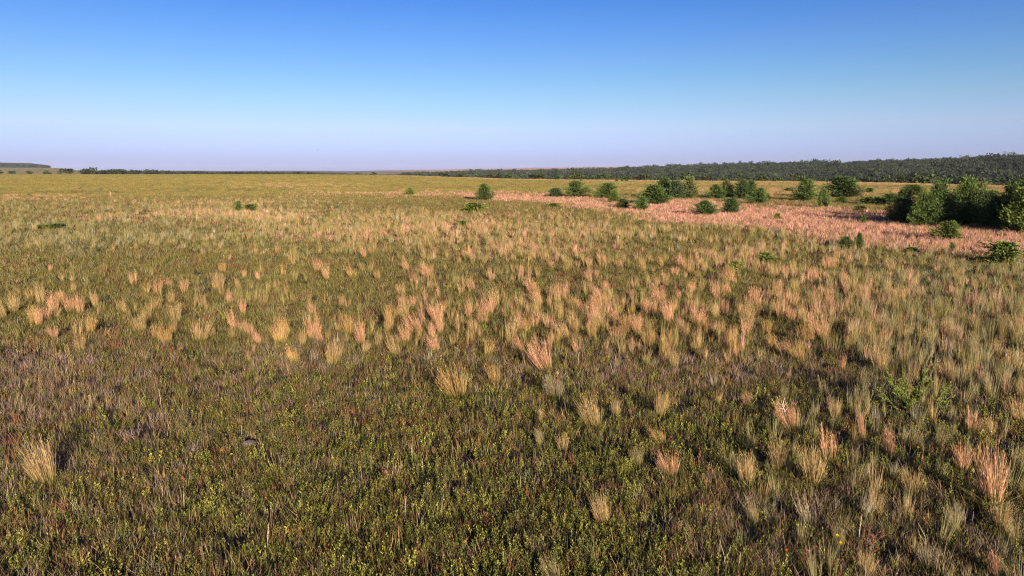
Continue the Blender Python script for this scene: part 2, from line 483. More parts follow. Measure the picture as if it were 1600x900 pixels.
def patch(seed, n=70, h=0.32, width=0.013):
    global rng
    rng = np.random.default_rng(seed)
    b = MB(); p = np.stack([rng.uniform(-.5, .5, n), rng.uniform(-.5, .5, n), np.zeros(n)], 1)
    d = unit(np.stack([rng.normal(0, .22, n), rng.normal(0, .22, n), np.ones(n)], 1))
    b.strips(p, d, np.stack([rng.normal(0, .15, n), rng.normal(0, .15, n), np.zeros(n)], 1), rng.uniform(.4, 1.1, n) * h, np.full(n, width), 2, rng.uniform(0, 1, n))
    return b

def scatter_object(name, label, cat, protos, P, idx, rot, scl, tint):
    """one uncountable cover: points carry which shape, turn, size and tint stands there"""
    pc = bpy.data.collections.new(name + '_shapes')
    for i, (b, mat) in enumerate(protos):
        nm = '%s_shape_%02d' % (name, i)
        pc.objects.link(bpy.data.objects.new(nm, b.mesh(nm, mat)))
    me = bpy.data.meshes.new(name)
    me.vertices.add(len(P)); me.vertices.foreach_set('co', np.asarray(P, np.float32).ravel())
    me.attributes.new('shape', 'INT', 'POINT').data.foreach_set('value', np.asarray(idx, np.int32))
    me.attributes.new('turn', 'FLOAT_VECTOR', 'POINT').data.foreach_set('vector', np.asarray(rot, np.float32).ravel())
    me.attributes.new('size', 'FLOAT_VECTOR', 'POINT').data.foreach_set('vector', np.asarray(scl, np.float32).ravel())
    me.attributes.new('tint', 'FLOAT_COLOR', 'POINT').data.foreach_set('color', np.concatenate([np.clip(tint, 0.004, .9), np.ones((len(P), 1))], 1).astype(np.float32).ravel())
    o = tag(obj(name, me), label, cat, kind='stuff')
    ng = bpy.data.node_groups.new(name + '_scatter', 'GeometryNodeTree')
    ng.is_modifier = True
    ng.interface.new_socket(name='Geometry', in_out='INPUT', socket_type='NodeSocketGeometry')
    ng.interface.new_socket(name='Geometry', in_out='OUTPUT', socket_type='NodeSocketGeometry')
    n, l = ng.nodes, ng.links
    gi, go = n.new('NodeGroupInput'), n.new('NodeGroupOutput')
    ci = n.new('GeometryNodeCollectionInfo'); ci.inputs['Collection'].default_value = pc
    ci.inputs['Separate Children'].default_value = True; ci.inputs['Reset Children'].default_value = True
    io = n.new('GeometryNodeInstanceOnPoints'); io.inputs['Pick Instance'].default_value = True
    def na(nm, t):
        q = n.new('GeometryNodeInputNamedAttribute'); q.data_type = t; q.inputs['Name'].default_value = nm; return q.outputs['Attribute']
    l.new(gi.outputs[0], io.inputs['Points']); l.new(ci.outputs[0], io.inputs['Instance'])
    l.new(na('shape', 'INT'), io.inputs['Instance Index'])
    l.new(na('turn', 'FLOAT_VECTOR'), io.inputs['Rotation']); l.new(na('size', 'FLOAT_VECTOR'), io.inputs['Scale'])
    l.new(io.outputs[0], go.inputs[0])
    mod = o.modifiers.new('scatter', 'NODES'); mod.node_group = ng
    return o
def polar(n, r0, r1, p, a0, a1):
    """n points with density falling as r**-p between two bearings (degrees)"""
    q = 2 - p
    r = (rng.uniform(0, 1, n) * (r1 ** q - r0 ** q) + r0 ** q) ** (1 / q)
    a = np.radians(rng.uniform(a0, a1, n))
    return r * np.sin(a), r * np.cos(a)
def pick(w, cols, n):
    """per point one of the colours, by weights (list of arrays)"""
    W = np.stack([np.broadcast_to(np.asarray(x, float), (n,)) for x in w], 1) + 1e-9
    cs = np.cumsum(W, 1) / W.sum(1, keepdims=True)
    k = (rng.uniform(0, 1, (n, 1)) > cs).sum(1).clip(0, len(cols) - 1)
    return np.stack(cols)[k]

# ---- near and middle cover
rng = np.random.default_rng(11)
n = 150000
x, y = polar(n, 3.5, 135, 1.42, -50, 50)
Zn = zones(x, y)
r = Zn['r']
clump = fbm(x / 1.6, y / 1.6, 31, 2); patchy = fbm(x / 5, y / 5, 33, 3); big = fbm(x / 16, y / 16, 35, 2)
tall_w = np.clip(Zn['pink'] * .40 + Zn['straw'] * .55 + Zn['belt'] * np.interp(Zn['u'], [300, 800, 1000], [.24, .36, .58]) *  sstep(clump, .48, .66) + Zn['mid'] * .26 * sstep(clump, .42, .62) + Zn['grey'] * .42 * sstep(clump, .36, .6)
                 + Zn['rightlow'] * .06, 0, 1.0)
forb_w = np.clip(Zn['fore'] * (.16 + .56 * sstep(patchy, .42, .6)) * np.interp(Zn['u'], [0, 500, 1000, 1300], [.35, .75, .9, .8]) * np.interp(Zn['v'], [540, 700], [.55, 1]) + .10, 0, .75)
q = rng.uniform(0, 1, n)
is_tall = q < tall_w * np.interp(r, [6, 25, 60], [.35, .6, 1.0])
is_forb = (~is_tall) & (rng.uniform(0, 1, n) < forb_w) & (r < 60)
is_short = ~(is_tall | is_forb)
wide = np.maximum(1, (r / 14) ** 0.62)
jit = lambda n, s: np.exp(rng.normal(0, s, (n, 1)))
def place(mask, zoff=0.0):
    return np.stack([x[mask], y[mask], Zn['z'][mask] + zoff], 1)
def spin(k, tl=.12):
    return np.stack([rng.normal(0, tl, k), rng.normal(0, tl, k), rng.uniform(0, 6.283, k)], 1)

k = int(is_forb.sum()); mk = is_forb
s = rng.uniform(.65, 1.35, k)
w_ = wide[mk]
tint = pick([.5, .3 * (1 + patchy[mk]), .22, .05], [C['forb'], C['forbd'], C['green'], C['rust']], k) * jit(k, .25)
scatter_object('leafy_forbs', 'low yellow green leafy forbs growing through the grass', 'forbs',
               [(forb(100 + i, 2 + i % 3, 9 + i % 4, .10 + .017 * i), M_forb) for i in range(6)],
               place(mk), rng.integers(0, 6, k), spin(k), np.stack([s * w_, s * w_, s * np.sqrt(w_)], 1), tint)
k = int(is_short.sum()); mk = is_short
s = rng.uniform(.7, 1.35, k); w_ = wide[mk]
fo, u_, gz = Zn['fore'][mk], Zn['u'][mk], Zn['grey'][mk]
lowm = patchy[mk]
tint = pick([fo * np.interp(u_, [0, 500, 900], [1.1, .8, .5]) * (.25 + 1.2 * sstep(lowm, .6, .4)), .35 + .5 * fo, .5 * (1 - fo) + .42, .45 * (1 - fo) * (1 - Zn['field'][mk]) + .1, .8 * gz + .12, .06 + .5 * sstep(fbm(x[mk] / 2.6, y[mk] / 2.6, 38, 2), .62, .75), 1.2 * Zn['field'][mk] * (1 - Zn['pink'][mk]), 9 * Zn['pink'][mk] ** 2 + 1.1 * Zn['straw'][mk]],
            [C['mauve'], C['brown'], C['fieldgreen'], C['olive'], C['grey'], C['rust'], C['field'], C['pink'] * .95], k) * jit(k, .22)
scatter_object('short_grass', 'short mixed green and brown prairie grass covering the ground', 'grass',
               [(tuft(26, 200 + i, .11, .10 + .018 * i), M_cover) for i in range(6)] + [(tuft(11, 220 + i, .09, .17 + .025 * i, .0065, 2, .13), M_cover) for i in range(3)],
               place(mk), np.where(rng.uniform(0, 1, k) < .14, rng.integers(6, 9, k), rng.integers(0, 6, k)), spin(k), np.stack([s * w_, s * w_, s * w_ ** .35 * (1 + .55 * Zn['pink'][mk])], 1), tint)
k = int(is_tall.sum()); mk = is_tall
s = (.30 + .45 * rng.uniform(0, 1, k) ** 1.5) * (1 + .12 * Zn['belt'][mk]) * (1 - .32 * Zn['pink'][mk]) * np.interp(r[mk], [5, 20, 60], [.8, .95, 1.0]); w_ = np.maximum(.85, (r[mk] / 38) ** .5)
g_, pk, stw = Zn['grey'][mk], Zn['pink'][mk], Zn['straw'][mk]
b_ = Zn['belt'][mk]
rl = Zn['rightlow'][mk]
tint = pick([1.9 * pk + .5 * stw + .55 * b_ * sstep(Zn['u'][mk], 500, 900), .7 * stw + .45 * b_ * (1 - g_) + .1, .3 * b_ * (1 - g_) * (1 - pk) + .03, 1.0 * b_ * (1 - pk) + .3 * g_ + .5 * Zn['mid'][mk] * (1 - pk) + .15 * pk, 1.3 * g_ + .9 * rl + .5 * Zn['mid'][mk] * (1 - pk) * (1 - stw), .15 * g_ + .2 * rl + .15 * Zn['mid'][mk] * (1 - pk) * (1 - stw)],
            [C['pink'], C['straw'], C['gold'], C['greenstraw'], C['grey'], C['silver']], k) * jit(k, .18)
scatter_object('tall_bunchgrass', 'masses of straw and pink bunchgrass across the middle prairie', 'grass',
               [(tussock(64, 300 + i, .10 + .03 * (i % 3), .22 + .03 * (i % 2), .010, 2, False, ((-.1, -.04, 0., .03)[i % 4], .02)), M_bunch) for i in range(7)],
               place(mk, -.02), rng.integers(0, 7, k), spin(k, .08), np.stack([s * w_, s * w_, s], 1), tint)
# ---- far field
n = 110000
x, y = polar(n, 120, 800, 1.3, -50, 50)
Zn = zones(x, y); r = Zn['r']
Dn = np.interp(az_u(x, y), U_K, D_K) / np.clip(np.cos(np.arctan2(x, y)), .36, 1)
keep = r < Dn + 40
x, y = x[keep], y[keep]
Zn = {a: b[keep] for a, b in Zn.items()}; r = r[keep]; Dn = Dn[keep]; n = len(x)
stripe = fbm(x / 90, y / 15, 41, 3); fine = fbm(x / 7, y / 7, 43, 2)
edge = sstep(r / Dn, .90, .98) * sstep(Zn['u'], 560, 800)
rightfield = sstep(Zn['u'], 780, 1250)
tint = pick([2.2 * Zn['pink'] + .35 * Zn['straw'] + .5 * edge, .6 + .4 * rightfield, .7 * sstep(stripe, .40, .62) * (1 - .7 * rightfield), .5 * Zn['straw'] + .9 * edge +   .35 * rightfield, .12],
            [C['pink'], C['field'], C['fieldgreen'], C['straw'], C['gold'] * .8], n) * jit(n, .10) * ((.78 + .3 * fine) * (.72 + .6 * stripe))[:, None]
w_ = .9 * (r / 130) ** .75 * rng.uniform(.7, 1.4, n)
hh = rng.uniform(.7, 1.2, n) * (1 + .5 * Zn['pink'])
scatter_object('far_field_grass', 'golden green grass of the open field reaching the horizon', 'grass',
               [(patch(400 + i), M_cover) for i in range(5)],
               np.stack([x, y, Zn['z'] - .02], 1), rng.integers(0, 5, n), np.stack([np.zeros(n), np.zeros(n), rng.uniform(0, 6.283, n)], 1), np.stack([w_, w_, hh], 1), tint)

n4 = 9000                                              # pasture on the far left slope
x4, y4 = polar(n4, 850, 2300, 1.0, -50, -31.5)
ks = rng.uniform(5, 11, n4)
scatter_object('far_pasture_grass', 'pale green pasture grass on the far left slope', 'grass', [(patch(440 + i), M_cover) for i in range(3)],
               np.stack([x4, y4, terrain(x4, y4) - .02], 1), rng.integers(0, 3, n4), np.stack([np.zeros(n4), np.zeros(n4), rng.uniform(0, 6.28, n4)], 1),
               np.stack([ks, ks, np.full(n4, 1.6)], 1), pick([.6, .4], [np.array((.24, .20, .095)), np.array((.20, .17, .07))], n4) * jit(n4, .15))

# ------------------------------------------------------------------ far woods (read as one mass)
def wood_tree(seed, n=150, conif=False):
    global rng
    rng = np.random.default_rng(seed)
    b = MB()
    nl = 9
    lob = np.stack([rng.normal(0, .2, nl), rng.normal(0, .2, nl), rng.uniform(.3, .86, nl)], 1)
    if conif: lob[:, :2] *= (1.05 - lob[:, 2:]) * 1.4
    li = rng.integers(0, nl, n)
    dv = unit(rng.normal(size=(n, 3)))
    p = lob[li] + dv * rng.uniform(.08, .2, (n, 1)) * np.array([1, 1, .8])
    d = unit(dv + rng.normal(0, .6, (n, 3)) + np.array([0, 0, .3]))
    b.leaves(p, d, rng.uniform(.10, .2, n), rng.uniform(.07, .13, n), rng.uniform(0, 1, n), np.full(n, .5))
    b.tube([(0, 0, -.05), (.01, 0, .35), (.02, .01, .6)], [.035, .025, .01], 5)
    return b
rng = np.random.default_rng(51)
n = 46000
x, y = polar(n, 240, 1950, 0.9, -9, 52)
u = az_u(x, y); r = np.hypot(x, y)
D = np.interp(u, U_K, D_K) / np.clip(np.cos(np.arctan2(x, y)), .36, 1)
R1 = np.interp(u, [600, 900, 1600], [2100, 1700, 1150])
dens = fbm(x / 60, y / 60, 55, 3)
keep = (r > D + 125 + 50 * (fbm(u / 45, u * 0, 57) - .5)) & (r < R1 * 1.08) & (rng.uniform(0, 1, n) < sstep(u, 590, 720)) & (dens > .36)
# meadow glimpsed beyond the cedars on the right
keep &= ~((u > 1480) & (r > D + 60) & (r < D + 150))
x, y, u, r = x[keep], y[keep], u[keep], r[keep]; n = len(x)
hgt = rng.uniform(5.2, 8.8, n) * np.interp(r - D[keep], [100, 400], [.8, 1.0]) * (.75 + .5 * fbm(x / 25, y / 25, 63, 2)) * (1 + .45 * (rng.uniform(0, 1, n) > .94))
tint = pick([.6, .35, .18], [np.array((.056, .070, .044)), np.array((.074, .088, .044)), np.array((.046, .062, .040))], n) * np.exp(rng.normal(0, .14, (n, 1))) * (.45 + .75 * fbm(x / 45, y / 45, 59, 3))[:, None]
P = np.stack([x, y, terrain(x, y) - .2], 1); W = hgt * rng.uniform(.8, 1.35, n)
ix, rt, sz = rng.integers(0, 6, n), np.stack([np.zeros(n), np.zeros(n), rng.uniform(0, 6.283, n)], 1), np.stack([W, W, hgt], 1)
n = 3600                                               # belt of trees along the left skyline and the far wooded hill
x2, y2 = polar(n, 860, 1500, 1.0, -48, -8)
u2 = az_u(x2, y2)
k2 = (rng.uniform(0, 1, n) < sstep(u2, 95, 130) * .95) & (fbm(u2 / 22, u2 * 0 + 3, 61, 2) > .30)
n3 = 5000
x3, y3 = polar(n3, 3300, 4400, 1.0, -52, -33.4)
xa, ya = np.concatenate([x2[k2], x3]), np.concatenate([y2[k2], y3]); na_ = len(xa)
ha = np.concatenate([rng.uniform(5, 9.5, k2.sum()) * np.interp(u2[k2], [100, 180, 400, 600], [.85, .85, .7, .6]), rng.uniform(8, 14, n3)])
Wa = ha * rng.uniform(1.0, 1.8, na_)
P = np.concatenate([P, np.stack([xa, ya, terrain(xa, ya) - .2], 1)])
ix = np.concatenate([ix, rng.integers(0, 6, na_)]); rt = np.concatenate([rt, np.stack([np.zeros(na_), np.zeros(na_), rng.uniform(0, 6.283, na_)], 1)])
sz = np.concatenate([sz, np.stack([Wa, Wa, ha], 1)]); tint = np.concatenate([tint, np.tile((.050, .062, .028), (na_, 1)) * np.exp(rng.normal(0, .25, (na_, 1)))])
scatter_object('distant_woods', 'dark green woods covering the valley and the far ridge', 'woods',
               [(wood_tree(500 + i, 150, i % 3 == 0), M_wood_leaf) for i in range(6)], P, ix, rt, sz, tint)

# ------------------------------------------------------------------ cedars and shrubs, each its own thing
def cedar_crown(seed, nb=110, ns=56, cone=0.65, spike=True, spray=(0.066, 0.019), up=0.55, open_=0.0):
    global rng
    rng = np.random.default_rng(seed)
    b = MB()
    limbs = []
    bend = rng.normal(0, .03, 2)
    for i in range(nb):
        t0 = (i + .5) / nb
        t0 = .02 + .86 * t0 ** 1.15
        prof = .5 * (1 - t0) ** cone * (.55 + .45 * min(1, t0 / .18))
        az = i * 2.399 + rng.normal(0, .3)
        lobe = 1 + .28 * math.sin(3 * az + seed) + .14 * math.sin(5 * az + 9 * t0 + seed * 1.7)
        ln = prof * lobe * rng.uniform(.58, 1.34)
        d = unit(np.array([math.cos(az), math.sin(az), up * rng.uniform(.5, 1.3) * (.25 + .9 * t0)]))
        p0 = np.array([bend[0] * t0 * 3, bend[1] * t0 * 3, t0])
        m_ = max(6, int(ns * (0.5 + ln * 1.6)))
        t = rng.uniform(.25 + open_, 1.0, m_) ** .75
        off = rng.normal(0, 1, (m_, 3)) * .035 * np.array([1, 1, .8])
        q = p0 + d * (ln * t)[:, None] + off + np.array([0, 0, .05]) * (t ** 2)[:, None]
        dd = unit(d * .8 + np.array([0, 0, .5]) + off * 9 + rng.normal(0, .3, (m_, 3)))
        sz_ = rng.uniform(.7, 1.3, m_)
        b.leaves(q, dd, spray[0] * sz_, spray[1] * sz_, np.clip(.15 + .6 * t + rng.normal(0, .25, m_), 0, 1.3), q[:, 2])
        m_ = 6
        t = rng.uniform(.05, .55, m_)
        q = p0 + d * (ln * t)[:, None] + rng.normal(0, .03, (m_, 3))
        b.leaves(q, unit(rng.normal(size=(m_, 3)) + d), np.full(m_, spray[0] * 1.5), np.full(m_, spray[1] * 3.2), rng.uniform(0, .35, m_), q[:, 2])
        limbs.append((p0, p0 + d * ln * .8, t0))
    if spike:
        for k in range(8):
            a = k * 2.4; rr = 0 if k == 0 else rng.uniform(.05, .26)
            top = 1.0 - rr * 1.35
            m_ = 22
            t = rng.uniform(0, 1, m_)
            q = np.stack([math.cos(a) * rr + rng.normal(0, .018, m_) * (1.3 - t), math.sin(a) * rr + rng.normal(0, .018, m_) * (1.3 - t), top - .2 + t * .2], 1)
            dd = unit(np.stack([rng.normal(0, .4, m_), rng.normal(0, .4, m_), np.ones(m_)], 1))
            b.leaves(q, dd, np.full(m_, spray[0] * .75), np.full(m_, spray[1]), rng.uniform(.3, 1.1, m_), q[:, 2])
    return b, limbs
def cedar_trunk(limbs, seed):
    b = MB()
    b.tube([(0, 0, -.04), (.004, .003, .3), (0, .004, .65), (0, 0, .93)], [.035, .027, .016, .004], 7)
    for i, (p, q, t0) in enumerate(limbs):
        if i % 3 == 0:
            b.tube([p, (p + q) / 2 + np.array([0, 0, .01]), q], [.010 * (1.1 - t0), .007 * (1.1 - t0), .002], 4)
    return b
SHAPES = {}
def shape(key, **kw):
    cb, limbs = cedar_crown(**kw)
    SHAPES[key] = (cedar_trunk(limbs, kw['seed']).mesh('trunk_' + key, M_bark), cb.mesh('crown_' + key, M_cedar))
shape('round0', seed=601, cone=.68)
shape('round1', seed=602, cone=.62, nb=96)
shape('oval0', seed=603, cone=.82)
shape('oval1', seed=604, cone=.85, nb=96)
shape('cone0', seed=605, cone=.98)
shape('cone1', seed=606, cone=.95, nb=80)
shape('cone2', seed=607, cone=.95, up=.7)
shape('big0', seed=608, cone=.78, nb=150, ns=64, spray=(.048, .0135), up=.65)
shape('big1', seed=609, cone=.9, nb=150, ns=64, spray=(.048, .0135), up=.75)
shape('big2', seed=610, cone=.68, nb=150, ns=64, spray=(.048, .0135), up=.6)
shape('low0', seed=611, cone=.4, nb=60, ns=18, spike=False, spray=(.12, .035), up=.5)
shape('low1', seed=612, cone=.5, nb=50, ns=14, spike=True, spray=(.11, .03), up=.9, open_=.1)
COL = dict(g=(.102, .145, .040), d=(.080, .116, .038), y=(.140, .178, .042), o=(.135, .145, .048), b=(.17, .215, .042), s=(.095, .13, .055))
def tree(name, u, v, hpx, wpx, key, tint, label, cat, group=None, rz=None):
    p, depth = ground_at(u, v)
    H, W = hpx * depth / FPX, wpx * depth / FPX
    root = bpy.data.objects.new(name, None); root.empty_display_size = .3
    col.objects.link(root)
    root.location = p; root.scale = (W * 1.36, W * 1.36, H * 1.08)
    random.seed(int(u * 7 + v)); root.rotation_euler = (0, 0, random.uniform(0, 6.28) if rz is None else rz)
    tr = obj('trunk', SHAPES[key][0], root)
    cr = obj('crown', SHAPES[key][1], root)
    c = COL[tint]; f = random.uniform(.88, 1.12)
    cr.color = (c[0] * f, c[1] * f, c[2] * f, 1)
    return tag(root, label, cat, group)
G1, G2, G3 = 'young cedars in the open field', 'tall cedars of the dense thicket', 'low shrubs and seedlings in the grass'
CEDARS = [  # column, foot row, height px, width px, shape, tint, label
    (641, 305, 11, 14, 'cone0', 'b', 'tiny pale green cedar standing alone on the pink grass strip', G1),
    (757, 313, 24, 25, 'oval1', 'g', 'lone rounded cedar standing apart in the open field with a short shadow', G1),
    (868, 309, 14, 22, 'round0', 's', 'small low greyish cedar beside a rounder taller cedar', G1),
    (901, 309, 24, 30, 'round1', 'g', 'round dense cedar between a small grey cedar and a twin cedar', G1),
    (946, 310, 22, 31, 'round0', 'g', 'broad round cedar with a lighter small cedar against its side', G1),
    (959, 317, 18, 17, 'oval0', 'y', 'small light green cedar against the side of a broad round one', G1),
    (973, 326, 14, 20, 'round1', 'd', 'small dark squat cedar in pink grass in front of the round pair', G1),
    (1001, 329, 20, 21, 'oval0', 'g', 'small dark oval cedar in front of the big cedar clump', G1),
    (1023, 320, 29, 42, 'oval1', 'g', 'wide bushy cedar forming the sloping end of the big clump', G1),
    (1038, 309, 29, 30, 'oval0', 'd', 'darkest cedar in the middle of the big clump', G1),
    (1056, 310, 25, 30, 'round1', 's', 'greyish cedar between the dark and the olive cedar of the clump', G1),
    (1077, 310, 31, 26, 'oval0', 'o', 'olive upright cedar at the open end of the big clump', G1),
    (1103, 337, 22, 34, 'cone0', 'g', 'ragged spreading cedar standing free in pink grass with a long shadow', G1),
    (1142, 334, 22, 28, 'round0', 'd', 'neat round dark cedar standing free in pink grass', G1),
    (1120, 311, 21, 26, 'oval1', 'g', 'green cedar starting the second clump, beside an olive one', G1),
    (1136, 310, 26, 21, 'oval0', 'o', 'narrow olive cedar in the second clump', G1),
    (1155, 311, 28, 30, 'cone1', 'd', 'dark pointed cedar in the centre of the second clump', G1),
    (1173, 311, 27, 22, 'cone2', 'd', 'slim pointed dark cedar of the second clump', G1),
    (1183, 319, 24, 26, 'cone0', 'g', 'green cedar in front of the second clump on a bare stem', G1),
    (1196, 311, 9, 11, 'round0', 'g', 'little cedar bush closing the second clump', G1),
    (1230, 300, 6, 11, 'low0', 'g', 'tiny round bush in the yellow field beyond a pointed cedar', G1),
    (1255, 314, 32, 31, 'cone0', 'g', 'tall pointed cedar in the right field beside a broad cedar', G1),
    (1286, 325, 28, 18, 'cone2', 'g', 'narrow green cedar in front between two larger cedars', G1),
    (1319, 309, 31, 50, 'oval1', 'd', 'broad dome shaped dark cedar standing in the yellow field', G1),
    (1314, 317, 9, 17, 'round0', 'y', 'small light bush at the foot of the dome shaped cedar', G1),
    (1358, 302, 8, 12, 'low0', 'y', 'tiny light bush alone in the yellow field near the thicket', G1),
    (1343, 330, 8, 18, 'low0', 'y', 'flat pale green bush in the pink grass by the thicket shadow', G1),
    (1372, 320, 11, 44, 'low0', 'g', 'low wide spreading cedar reaching out from the thicket', G2),
    (1395, 318, 14, 30, 'round0', 'g', 'rounded cedar bush joining the low spreading cedar to the thicket', G2),
    (1430, 306, 16, 32, 'round0', 'y', 'light green cedar top behind the thicket edge', G2),
    (1410, 351, 51, 44, 'big1', 'd', 'dark pointed cedar at the open end of the thicket', G2),
    (1440, 355, 49, 42, 'big0', 'g', 'green cedar second from the open end of the thicket', G2),
    (1468, 355, 64, 50, 'big1', 'd', 'tall cedar rising behind a bright young cedar in the thicket', G2),
    (1502, 352, 68, 50, 'big1', 'g', 'tallest pointed cedar of the thicket', G2),
    (1530, 349, 58, 50, 'big2', 'o', 'olive tinted cedar in the middle of the thicket', G2),
    (1537, 355, 52, 46, 'big2', 'd', 'dark cedar filling the gap beside the olive tinted one', G2),
    (1551, 358, 49, 40, 'big0', 'g', 'leaning green cedar in the front of the thicket above deep shade', G2),
    (1578, 361, 70, 54, 'big0', 'd', 'dark full cedar near the tallest end of the thicket', G2),
    (1606, 366, 80, 60, 'big1', 'y', 'bright green full cedar at the far end of the thicket', G2),
    (1476, 376, 29, 38, 'cone0', 'y', 'bright young cedar standing in front of the thicket', G2),
    (1321, 389, 18, 22, 'oval0', 'g', 'small dark cedar sapling with a slim sapling beside it', G3),
    (1342, 390, 24, 12, 'cone2', 'g', 'slim cedar sapling beside a rounder sapling', G3),
    (1349, 350, 12, 9, 'low1', 'y', 'tiny pointed seedling in the shade of the thicket', G3),
    (1562, 412, 31, 52, 'low1', 'y', 'spreading yellow green cedar bush in front of the thicket with a dark shadow', G3),
    (1487, 396, 16, 8, 'low1', 'y', 'thin seedling in a dark shadow beside the spreading bush', G3),
    (1424, 396, 9, 18, 'low0', 'y', 'flat green bush on the edge of the pink grass', G3),
    (739, 331, 13, 32, 'low0', 'b', 'low bright green bush below the lone rounded cedar', G3),
    (722, 354, 9, 16, 'low0', 'b', 'small bright green bush among pink tufts', G3),
    (1150, 425, 16, 20, 'low1', 'b', 'bright yellow green seedling in the tall straw grass', G3),
    (1196, 412, 16, 26, 'low1', 'y', 'dark green spreading seedling near a brighter one in straw grass', G3),
    (866, 324, 6, 18, 'low0', 'b', 'flat green bush in the pink strip below the small grey cedar', G3),
    (1214, 344, 10, 12, 'low1', 'b', 'tiny pale seedling in the pink grass', G3),
    (64, 358, 6, 20, 'low0', 'b', 'low green bush, the smaller of two side by side in grey grass', G3),
    (89, 358, 8, 24, 'low0', 'g', 'low green bush, the darker of two side by side in grey grass', G3),
    (372, 331, 15, 12, 'low1', 'g', 'small upright green shrub behind a pink patch of grass', G3),
    (392, 330, 10, 18, 'low0', 'y', 'low round green shrub beside an upright one behind pink grass', G3),
]
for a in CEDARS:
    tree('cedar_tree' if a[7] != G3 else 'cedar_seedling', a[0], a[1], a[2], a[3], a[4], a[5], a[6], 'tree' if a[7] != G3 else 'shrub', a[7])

# the open, feathery seedling close by
def seedling():
    global rng
    rng = np.random.default_rng(71)
    b, t = MB(), MB()
    arms = [(-.42, .05, .62), (-.30, -.1, .34), (-.46, .1, .30), (-.12, .1, .50), (.30, .08, .66), (.16, -.05, .46), (.45, -.12, .30), (.30, -.2, .20), (.52, .05, .38), (.12, .2, .40), (-.18, -.2, .26), (.22, .2, .52), (-.30, .2, .50)]
    for e in arms:
        e = np.array(e); mid = e * .5 + np.array([0, 0, -.05])
        t.tube([(0, 0, -.02), mid, e], [.012, .008, .003], 5)
        for j in range(28):
            q = rng.uniform(.30, 1.0)
            p = (1 - q) ** 2 * np.zeros(3) + 2 * q * (1 - q) * mid + q * q * e
            dr = unit(e - mid)
            d0 = unit(dr * .8 + rng.normal(0, .5, 3) + np.array([0, 0, .35]))
            L_ = rng.uniform(.06, .15) * (1.25 - .5 * q)
            m_ = 18; s_ = np.linspace(.1, 1, m_)
            pts = p + d0 * (L_ * s_)[:, None]
            dd = unit(d0 + rng.normal(0, .55, (m_, 3)))
            b.leaves(pts, dd, np.full(m_, .034) * (1.2 - .5 * s_), np.full(m_, .0085), np.clip(.2 + .7 * s_ + rng.normal(0, .15, m_), 0, 1.3), s_)
    return t.mesh('seedling_limbs', M_bark), b.mesh('seedling_sprays', M_cedar)
p, dep = ground_at(1425, 650)
root = bpy.data.objects.new('cedar_seedling', None); col.objects.link(root); root.location = p
sml, sms = seedling()
q1, q2 = obj('trunk', sml, root), obj('crown', sms, root)
q2.color = (.17, .20, .04, 1); root.scale = (1.15, 1.15, 1.3)
tag(root, 'open feathery bright green cedar seedling among dark tussocks', 'shrub', G3)

# trees along the valley edge and on the left skyline: near enough to tell apart
rng = np.random.default_rng(81)
SHAPES['leafy0'] = SHAPES['leafy1'] = SHAPES['leafy2'] = None
for i in range(3):
    b = wood_tree(820 + i, 420)
    tb = MB(); tb.tube([(0, 0, -.05), (.01, .01, .3), (-.01, .02, .62)], [.04, .03, .01], 6)
    for k in range(5):
        a = k * 1.3; tb.tube([(0, 0, .25 + .06 * k), (math.cos(a) * .16, math.sin(a) * .16, .5 + .05 * k)], [.018, .004], 4)
    SHAPES['leafy%d' % i] = (tb.mesh('trunk_leafy', M_bark), b.mesh('crown_leafy', M_cedar))
def edge_tree(u, off, hpx_above, wpx, key, tint, label, group):
    """a tree rooted a little beyond the edge of the plain, its top the given rows above the edge"""
    th_ = math.atan((u - 800) / FPX); D_ = float(np.interp(u, U_K, D_K)) / math.cos(th_) + off
    x_, y_ = D_ * math.sin(th_), D_ * math.cos(th_); z_ = float(terrain(x_, y_))
    vedge = HORIZON + FPX * CAM_H / float(np.interp(u, U_K, D_K))
    ztop = CAM_H + (HORIZON - (vedge - hpx_above)) / FPX * y_
    H = ztop - z_; W = wpx * y_ / FPX
    root = bpy.data.objects.new('edge_tree', None); col.objects.link(root)
    root.location = (x_, y_, z_); root.scale = (W * 1.15, W * 1.15, H); root.rotation_euler = (0, 0, u * 1.7)
    obj('trunk', SHAPES[key][0], root); cr = obj('crown', SHAPES[key][1], root)
    c = COL[tint]; f = dict(y=.42, o=.42).get(tint, .62); cr.color = (c[0] * f, c[1] * f, c[2] * f * 1.2, 1)
    return tag(root, label, 'tree', group)
edge_tree(896, 60, 17, 20, 'leafy0', 'y', 'tall light green tree standing out of the wood at the field edge', 'trees along the valley edge')
GE = 'trees along the valley edge'
TW = dict(g='green', d='dark', y='light green', o='olive')
for i, u in enumerate([660, 690, 715, 742, 770, 792, 815, 838, 862, 880, 915, 936, 955, 978, 1000, 1018, 1040, 1065, 1075, 1098, 1125, 1150, 1178, 1205, 1228, 1250]):
    h_ = 4 + 3.5 * ((i * 37) % 10) / 10 + (u - 660) / 130
    edge_tree(u + (i * 13) % 7, 55 + (i * 29) % 40, h_, 15 + (i * 7) % 10, 'leafy%d' % (i % 3), 'gdygo'[i % 5], TW['gdygo'[i % 5]] + ' rounded tree in the row where field meets valley wood', GE)
